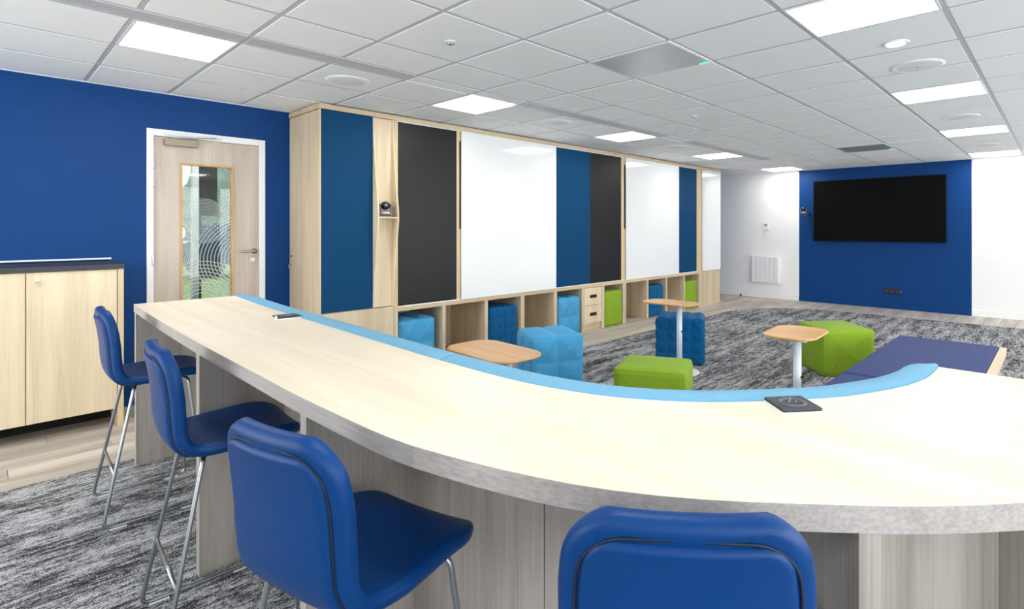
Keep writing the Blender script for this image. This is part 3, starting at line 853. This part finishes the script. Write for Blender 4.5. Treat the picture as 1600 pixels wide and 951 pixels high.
# end panel and uprights
obj('end_panel', bx(-4.10, -4.06, .634, 1.13, 0.006, CT - .045), M_['bar_z'], bar)
obj('upright', bx(-2.62, -2.575, .60, .93, 0.006, CT - .045), M_['bar_z'], bar)
obj('upright', bx(-1.545, -1.505, .590, .91, 0.006, CT - .045), M_['bar_z'], bar)
def upright(x, dep, w=.036):
    p = along(F_, x=x); q = along(F_, x=x + .02); t = (q - p).normalized(); n = Vector((-t.y, t.x))
    a, b = p + n * .004, p + n * dep
    pl = [a - t * w / 2, a + t * w / 2, b + t * w / 2, b - t * w / 2]
    return prism(new(), [(v.x, v.y) for v in pl], .006, CT - .045)
obj('upright', upright(-.232, .33), M_['bar_z'], bar)
obj('upright', upright(.20, .33), M_['bar_z'], bar)
obj('end_panel', bx(-.28, .285, 2.045, 2.08, .006, CT - .045), M_['bar_z'], bar)
# back boards
segs = [(0, 22), (22, 36), (36, 47), (47, 58), (58, 71)]
for a, b in segs:
    A = B_[a:b + 1]; A = [p.copy() for p in A]
    A[0] = A[0].lerp(A[1], .02); A[-1] = A[-1].lerp(A[-2], .02)
    obj('back_board', ribbon(new(), A, offset(A, .018), .006, CT - .046), M_['bar_z'], bar)

# sofa
sofa = thing('curved_sofa', (-2.0, 1.6, 0), 'curved upholstered sofa with light blue back rim and indigo seat, behind the counter', 'sofa')
def rail_mesh(P, w=.088, z0=.22, zt=.957, cap0=False, cap1=False):
    bm = new(); rings = []
    n = len(P)
    for i, p in enumerate(P):
        t = (P[min(i + 1, n - 1)] - P[max(i - 1, 0)]).normalized(); nm = Vector((-t.y, t.x))
        prof = [(0.002, z0), (0.002, CT - .006), (0.002, CT + .002), (.006, zt - .006), (.016, zt + .001), (w * .5, zt + .003), (w - .010, zt - .000), (w - .002, zt - .008), (w, zt - .03), (w, z0)]
        s = 1.0
        if cap0 and i < 5: s = math.sqrt(1 - (1 - i / 5) ** 2) * .9 + .1
        if cap1 and i > n - 6: s = math.sqrt(1 - (1 - (n - 1 - i) / 5) ** 2) * .75 + .25
        rings.append([bm.verts.new((p.x + nm.x * (d * s), p.y + nm.y * (d * s), z)) for d, z in prof])
    for a, b in zip(rings, rings[1:]):
        for k in range(len(a)): bm.faces.new((a[k], a[(k + 1) % len(a)], b[(k + 1) % len(a)], b[k]))
    bm.faces.new(rings[0][::-1]); bm.faces.new(rings[-1])
    bmesh.ops.recalc_face_normals(bm, faces=bm.faces)
    return bm
Gf = catmull(Gpts, 141)
ks = min(range(141), key=lambda k: abs(Gf[k].x + 1.60))
s1 = resample(Gf[:ks + 1], 60); s2 = resample(Gf[ks:], 80)
s1[-1] = s1[-1] + (s1[-2] - s1[-1]) * .06
obj('back_rim', rail_mesh(s1, cap0=True), M_['fab_strip'], sofa, smooth=True, label='light blue cushion rim along the counter edge')
obj('back_rim', rail_mesh(s2, cap1=True), M_['fab_strip'], sofa, smooth=True, label='light blue curved cushion rim')
GS = offset(resample(Gf, 60), .095)
GS2 = offset(GS, .55)
cut = [k for k, p in enumerate(GS) if p.x < -1.25][-1]
A, Bq = GS[3:cut + 1], GS2[3:cut + 1]
obj('seat_cushion', ribbon(new(), A, Bq, .30, .43), M_['fab_navy'], sofa, bevel=.015)
obj('plinth', ribbon(new(), [p for p in offset(A, .02)], [p for p in offset(A, .50)], .006, .298), M_['oak_z'], sofa)
A2 = GS[cut:]
cor = [(p.x, p.y) for p in A2[1:]] + [(-.405, 2.12), (-1.115, 2.12), (-1.20, 1.75), (GS2[cut].x + .02, GS2[cut].y)]
obj('seat_cushion', prism(new(), cor, .30, .43), M_['fab_navy'], sofa, bevel=.015)
for y0, y1 in ((2.13, 3.895), (3.905, 5.60)):
    obj('seat_cushion', bx(-1.115, -.388, y0, y1, .30, .43), M_['fab_navy'], sofa, bevel=.018)
obj('seat_base', bx(-1.09, -.40, 2.13, 5.58, .298, .32), M_['oak_y'], sofa)
obj('side_board', bx(-.386, -.345, 2.13, 5.60, .365, .425), M_['oak_y'], sofa)
obj('plinth', bx(-1.08, -.66, 2.13, 5.50, .006, .298), M_['oak_y'], sofa)

# sockets set in the countertop
def desk_socket(cx, cy, rot, label, tagw=False):
    t = thing('desk_socket', (cx, cy, CT), label, 'power socket', rz=rot)
    t['_local'] = 1
    bm = prism(new(), rrect(0, 0, .105, .105, .006, 0, 4), .0005, .006); obj('base', bm, M_['white_metal'], t)
    bm = prism(new(), rrect(0, 0, .104, .104, .006, 0, 4), .006, .013); obj('cover_plate', bm, M_['slab'], t, bevel=.003)
    bm = lathe(new(), [(.024, .0125), (.030, .016), (.034, .014), (.034, .0125)], (0, 0, 0), 32); obj('socket_ring', bm, M_['grey'], t, smooth=True)
    bm = lathe(new(), [(.024, .0128), (.024, .0138)], (0, 0, 0), 32); obj('socket_well', bm, M_['dark'], t)
    for s in (-1, 1): obj('contact', lathe(new(), [(.0028, .0135), (.0028, .016)], (s * .0095, 0, 0), 10), M_['alu'], t)
    obj('earth_pin', lathe(new(), [(.0025, .0135), (.0025, .018)], (0, .012, 0), 10), M_['alu'], t)
    if tagw: obj('paper_tag', bx(.03, .055, -.062, -.0605, .002, .022), M_['white_wall'], t)
desk_socket(-.507, 1.368, R(49), 'square dark power socket on the counter by the curved blue rim')
desk_socket(-2.905, 1.045, R(-2), 'small dark power socket at the left end of the counter, with a white tag', True)

# ------------------------------------------------------------ bar stools
prof = [(.222, .630), (.213, .646), (.18, .660), (.11, .665), (.03, .660), (-.04, .656), (-.09, .658), (-.128, .674), (-.152, .71), (-.163, .765), (-.168, .84), (-.178, .92), (-.193, .992), (-.197, 1.008)]
PC = catmull(prof, 61)
SL = sum((PC[i + 1] - PC[i]).length for i in range(60))
def halfw(s):
    u = s / SL
    pts = [(0, .188), (.15, .203), (.35, .205), (.5, .190), (.62, .184), (.8, .184), (1, .170)]
    for (a, wa), (b, wb) in zip(pts, pts[1:]):
        if a <= u <= b:
            t = (u - a) / (b - a); t = t * t * (3 - 2 * t); return wa + (wb - wa) * t
    return pts[-1][1]
def shell(s0, s1, inset, T, side=0, off=0.0, ns=110, nw=22, rc=.085):
    """padded slab following the profile; side=+1 only raised on the outer (back/under) face"""
    bm = new(); F0, B0 = [], []
    for i in range(ns + 1):
        a = i / ns; s = s0 + (s1 - s0) * (0.5 - .5 * math.cos(PI * a)) * .85 + (s1 - s0) * a * .15
        k = min(59, int(s / SL * 60)); t = s / SL * 60 - k
        p = PC[k].lerp(PC[k + 1], t)
        tg = (PC[min(60, k + 2)] - PC[max(0, k - 1)]).normalized(); nm = Vector((tg.y, -tg.x))   # toward the sitter is +
        w = halfw(s) - inset
        r = rc - inset * .5
        for e in (s - s0, s1 - s):
            if e < r: w = min(w, halfw(s) - inset - r + math.sqrt(max(0, r * r - (r - e) ** 2)))
        w = max(w, .004)
        back = max(0, min(1, (s / SL - .5) / .15))
        f, b = [], []
        for j in range(nw + 1):
            x = math.sin(PI / 2 * (-1 + 2 * j / nw)) * w
            q = min(w - abs(x), s - s0, s1 - s); rr = T / 2
            th = T / 2 * math.sqrt(max(0, 1 - (1 - min(q / rr, 1)) ** 2))
            curve = -(x / .2) ** 2 * (.022 * back + .010 * (1 - back))
            def P(o):
                o += curve
                return bm.verts.new((x, p.x - nm.x * o, p.y - nm.y * o))
            f.append(P(th + off)); b.append(P(-th + off))
        F0.append(f); B0.append(b)
    for G, fl in ((F0, False), (B0, True)):
        for i in range(ns):
            for j in range(nw):
                q = (G[i][j], G[i + 1][j], G[i + 1][j + 1], G[i][j + 1])
                bm.faces.new(q[::-1] if fl else q)
    for i in range(ns):
        for j in (0, nw):
            bm.faces.new((F0[i][j], F0[i + 1][j], B0[i + 1][j], B0[i][j]))
    for i in (0, ns):
        for j in range(nw):
            bm.faces.new((F0[i][j], F0[i][j + 1], B0[i][j + 1], B0[i][j]))
    bmesh.ops.remove_doubles(bm, verts=bm.verts, dist=2e-4)
    bmesh.ops.recalc_face_normals(bm, faces=bm.faces)
    return bm
def seam_path(s0, s1, inset, out, rc, n=60):
    Lf, Rt = [], []
    for i in range(n + 1):
        a = i / n; s = s0 + (s1 - s0) * math.sin(PI / 2 * a)
        k = min(59, int(s / SL * 60)); t = s / SL * 60 - k
        p = PC[k].lerp(PC[k + 1], t); tg = (PC[min(60, k + 2)] - PC[max(0, k - 1)]).normalized(); nm = Vector((tg.y, -tg.x))
        w = halfw(s) - inset; e = s1 - s
        if e < rc: w = min(w, halfw(s) - inset - rc + math.sqrt(max(0, rc * rc - (rc - e) ** 2)))
        w = max(w, .004); back = max(0, min(1, (s / SL - .5) / .15))
        o = out - (w / .2) ** 2 * (.022 * back + .010 * (1 - back))
        Lf.append((-w, p.x - nm.x * o, p.y - nm.y * o)); Rt.append((w, p.x - nm.x * o, p.y - nm.y * o))
    return Lf + Rt[::-1]
def make_stool(label):
    t = thing('bar_stool', (0, 0, 0), label, 'bar stool', 'royal blue bar stools at the counter')
    t['_local'] = 1
    obj('seat_shell', shell(0, SL, 0, .040), M_['leather'], t, smooth=True)
    obj('back_pad', shell(SL * .46, SL - .031, .031, .026, off=.0165, rc=.062), M_['leather'], t, smooth=True)
    obj('back_seam', tube(new(), seam_path(SL * .47, SL - .026,   .027, .0208, .066), .0026, 8), M_['seam'], t, smooth=True)
    for s in (-1, 1):
        pts = [(s * .10, -.07, .634), (s * .17, -.085, .634), (s * .225, -.205, .018), (s * .225, .19, .018), (s * .165, .13, .636), (s * .10, .11, .636)]
        obj('side_frame', tube(new(), fillet(pts, .035), .0075, 12), M_['steel'], t, smooth=True)
        for y in (-.15, .12):
            obj('glide', bx(s * .225 - .007, s * .225 + .007, y - .03, y + .03, .0065, .013), M_['white_metal'], t)
    def lp(z, y0, y1):   # point on a leg
        u = (z - .018) / (.636 - .018); return .225 + (.165 - .225) * u, y0 + (y1 - y0) * u
    x, y = lp(.25, -.205, -.085); obj('crossbar', tube(new(), [(-x, y, .25), (x, y, .25)], .0065), M_['steel'], t, smooth=True)
    x, y = lp(.25, .185, .13); obj('footrest', tube(new(), [(-x, y, .25), (x, y, .25)], .0065), M_['steel'], t, smooth=True)
    obj('seat_plate', bx(-.11, .11, -.11, .12, .630, .642), M_['dark'], t)
    return t
proto = make_stool('royal blue bar stool farthest left, in front of the oak cupboard')
SP = [(-3.50, .605, -2, None), (-2.29, .60, -3, 'royal blue bar stool second from the left, seen almost side on'),
      (-1.20, .575, 13, 'royal blue bar stool second from the right, its back facing the camera'),
      (-.50, .805, 37, 'royal blue bar stool at the bottom of the picture, cut by the frame')]
for x, y, a, l in SP:
    o = proto if l is None else copy_tree(proto)
    o.location = (x, y, 0); o.rotation_euler = (0, 0, R(a))
    if l: o['label'] = l

# ------------------------------------------------------------ cameras, screen and wall items
def ptz(name_loc, yaw, label, s=1.0, bracket=None):
    t = thing('conference_camera', name_loc, label, 'camera', 'conference cameras', rz=yaw)
    t['_local'] = 1
    obj('base', prism(new(), rrect(0, 0, .125 * s, .125 * s, .02 * s, 0, 5), 0, .030 * s), M_['grey'], t, bevel=.003)
    obj('front_strip', bx(-.045 * s, .045 * s, -.0635 * s, -.0615 * s, .006 * s, .022 * s), M_['dark'], t)
    obj('turntable', lathe(new(), [(.045 * s, .030 * s), (.045 * s, .042 * s), (.035 * s, .046 * s)], (0, 0, 0), 28), M_['white_metal'], t, smooth=True)
    for q in (-1, 1):
        obj('yoke_arm', prism(new(), rrect(q * .050 * s, .0, .014 * s, .05 * s, .005 * s, 0, 4),   .036 * s, .125 * s), M_['grey'], t, bevel=.002)
    bm = new(); bmesh.ops.create_uvsphere(bm, u_segments=28, v_segments=18, radius=.041 * s); bmesh.ops.translate(bm, verts=bm.verts, vec=(0, 0, .108 * s))
    hd = obj('camera_head', bm, M_['dark'], t, smooth=True)
    hd['_local'] = 1
    lz = lathe(new(), [(.026 * s, -.028 * s), (.026 * s, -.052 * s), (.020 * s, -.056 * s)], (0, 0, .112 * s), 24, 'y')
    obj('lens_barrel', lz, M_['dark'], t)
    obj('lens', lathe(new(), [(.016 * s, -.050 * s), (.014 * s, -.058 * s), (.006 * s, -.060 * s)], (0, 0, .112 * s), 24, 'y'), M_['lensglass'], t, smooth=True)
    if bracket:
        obj('bracket', bracket, M_['dark'], t)
ptz((CX + .035, 2.594, 1.505), R(68), 'grey and black conference camera on the small shelf of the oak column', .98)
br = bx(-.02, .09, .03, .06, -.02, .0); box(br, .055, .09, .03, .145, -.03, .02)
ptz((-3.66, YN - .16, 1.66), R(8), 'small black conference camera on a bracket left of the wall screen', .95, br)

tv = thing('wall_screen', (-2.464, YN - .05, 1.16), 'large black wall screen on the blue panel of the far wall', 'screen')
x0, x1, z0, z1, ty = -3.505, -1.42, 1.158, 2.272, YN - .085
obj('housing', bx(x0, x1, ty + .004, ty + .05, z0, z1), M_['dark'], tv, bevel=.004)
f = new(); e = .014
for a in ((x0, x1, z0, z0 + e), (x0, x1, z1 - e, z1), (x0, x0 + e, z0 + e, z1 - e), (x1 - e, x1, z0 + e, z1 - e)): box(f, a[0], a[1], ty - .004, ty + .004, a[2], a[3])
obj('bezel', f, M_['bezel'], tv)
obj('display', bx(x0 + e, x1 - e, ty, ty + .004, z0 + e, z1 - e), M_['gloss_black'], tv)
obj('wall_mount', bx(-2.8, -2.1, ty + .05, YN - .003, 1.45, 1.95), M_['dark'], tv)

ws = thing('wall_socket', (-2.2, YN, .30), 'black triple wall socket low on the blue panel under the screen', 'wall socket')
obj('plate', bx(-2.345, -2.07, YN - .014, YN - .003, .262, .352), M_['dark'], ws, bevel=.003)
for k in range(3):
    x = -2.30 + k * .092
    obj('outlet', lathe(new(), [(.034, YN - .016), (.034, YN - .013)], (x, 0, .307), 24, 'y'), M_['slab'], ws)
obj('side_switch', bx(-2.082, -2.074, YN - .016, YN - .013, .297, .317), M_['white_metal'], ws)

rd = thing('radiator', (-4.44, YN - .05, .35), 'white ribbed electric radiator on the white wall left of the blue panel', 'radiator')
rx0, rx1, rz0, rz1 = -4.73, -4.17, .31, .83
obj('back_case', bx(rx0 + .01, rx1 - .01, YN - .05, YN, rz0 + .01, rz1 - .01), M_['white_metal'], rd)
for k in range(6):
    w = (rx1 - rx0) / 6
    obj('fin', bx(rx0 + k * w + .003, rx0 + (k + 1) * w - .003, YN - .085, YN - .05, rz0, rz1), M_['white_metal'], rd, bevel=.006)
th = thing('thermostat', (-4.45, YN - .01, 1.42), 'small white thermostat with olive display above the radiator', 'thermostat')
obj('case', bx(-4.505, -4.395, YN - .022, YN, 1.36, 1.50), M_['white_metal'], th, bevel=.004)
obj('display', bx(-4.485, -4.425, YN - .024, YN - .021, 1.435, 1.475), M_['lcd'], th)
lsw = thing('light_switch', (-4.45, YN - .01, 1.26), 'plain white wall switch below the thermostat', 'wall switch')
obj('plate', bx(-4.49, -4.41, YN - .01, YN, 1.225, 1.305), M_['white_metal'], lsw, bevel=.002)
obj('rocker', bx(-4.47, -4.43, YN - .013, YN - .009, 1.245, 1.285), M_['white_metal'], lsw, bevel=.001)
ds = thing('door_stop', (-4.95, YN - .1, 0), 'tiny black door stop on the floor near the white wall corner', 'door stop')
obj('body', lathe(new(), [(.02, .0005), (.02, .03), (.015, .045)], (-4.95, YN - .1, 0), 16), M_['dark'], ds)
obj('base', lathe(new(), [(.024, .0), (.024, .005)], (-4.95, YN - .1, 0), 16), M_['alu'], ds)

# stray bookkeeping keys are dropped
for o in bpy.data.objects:
    for k in ('_base', '_local'):
        if k in o: del o[k]
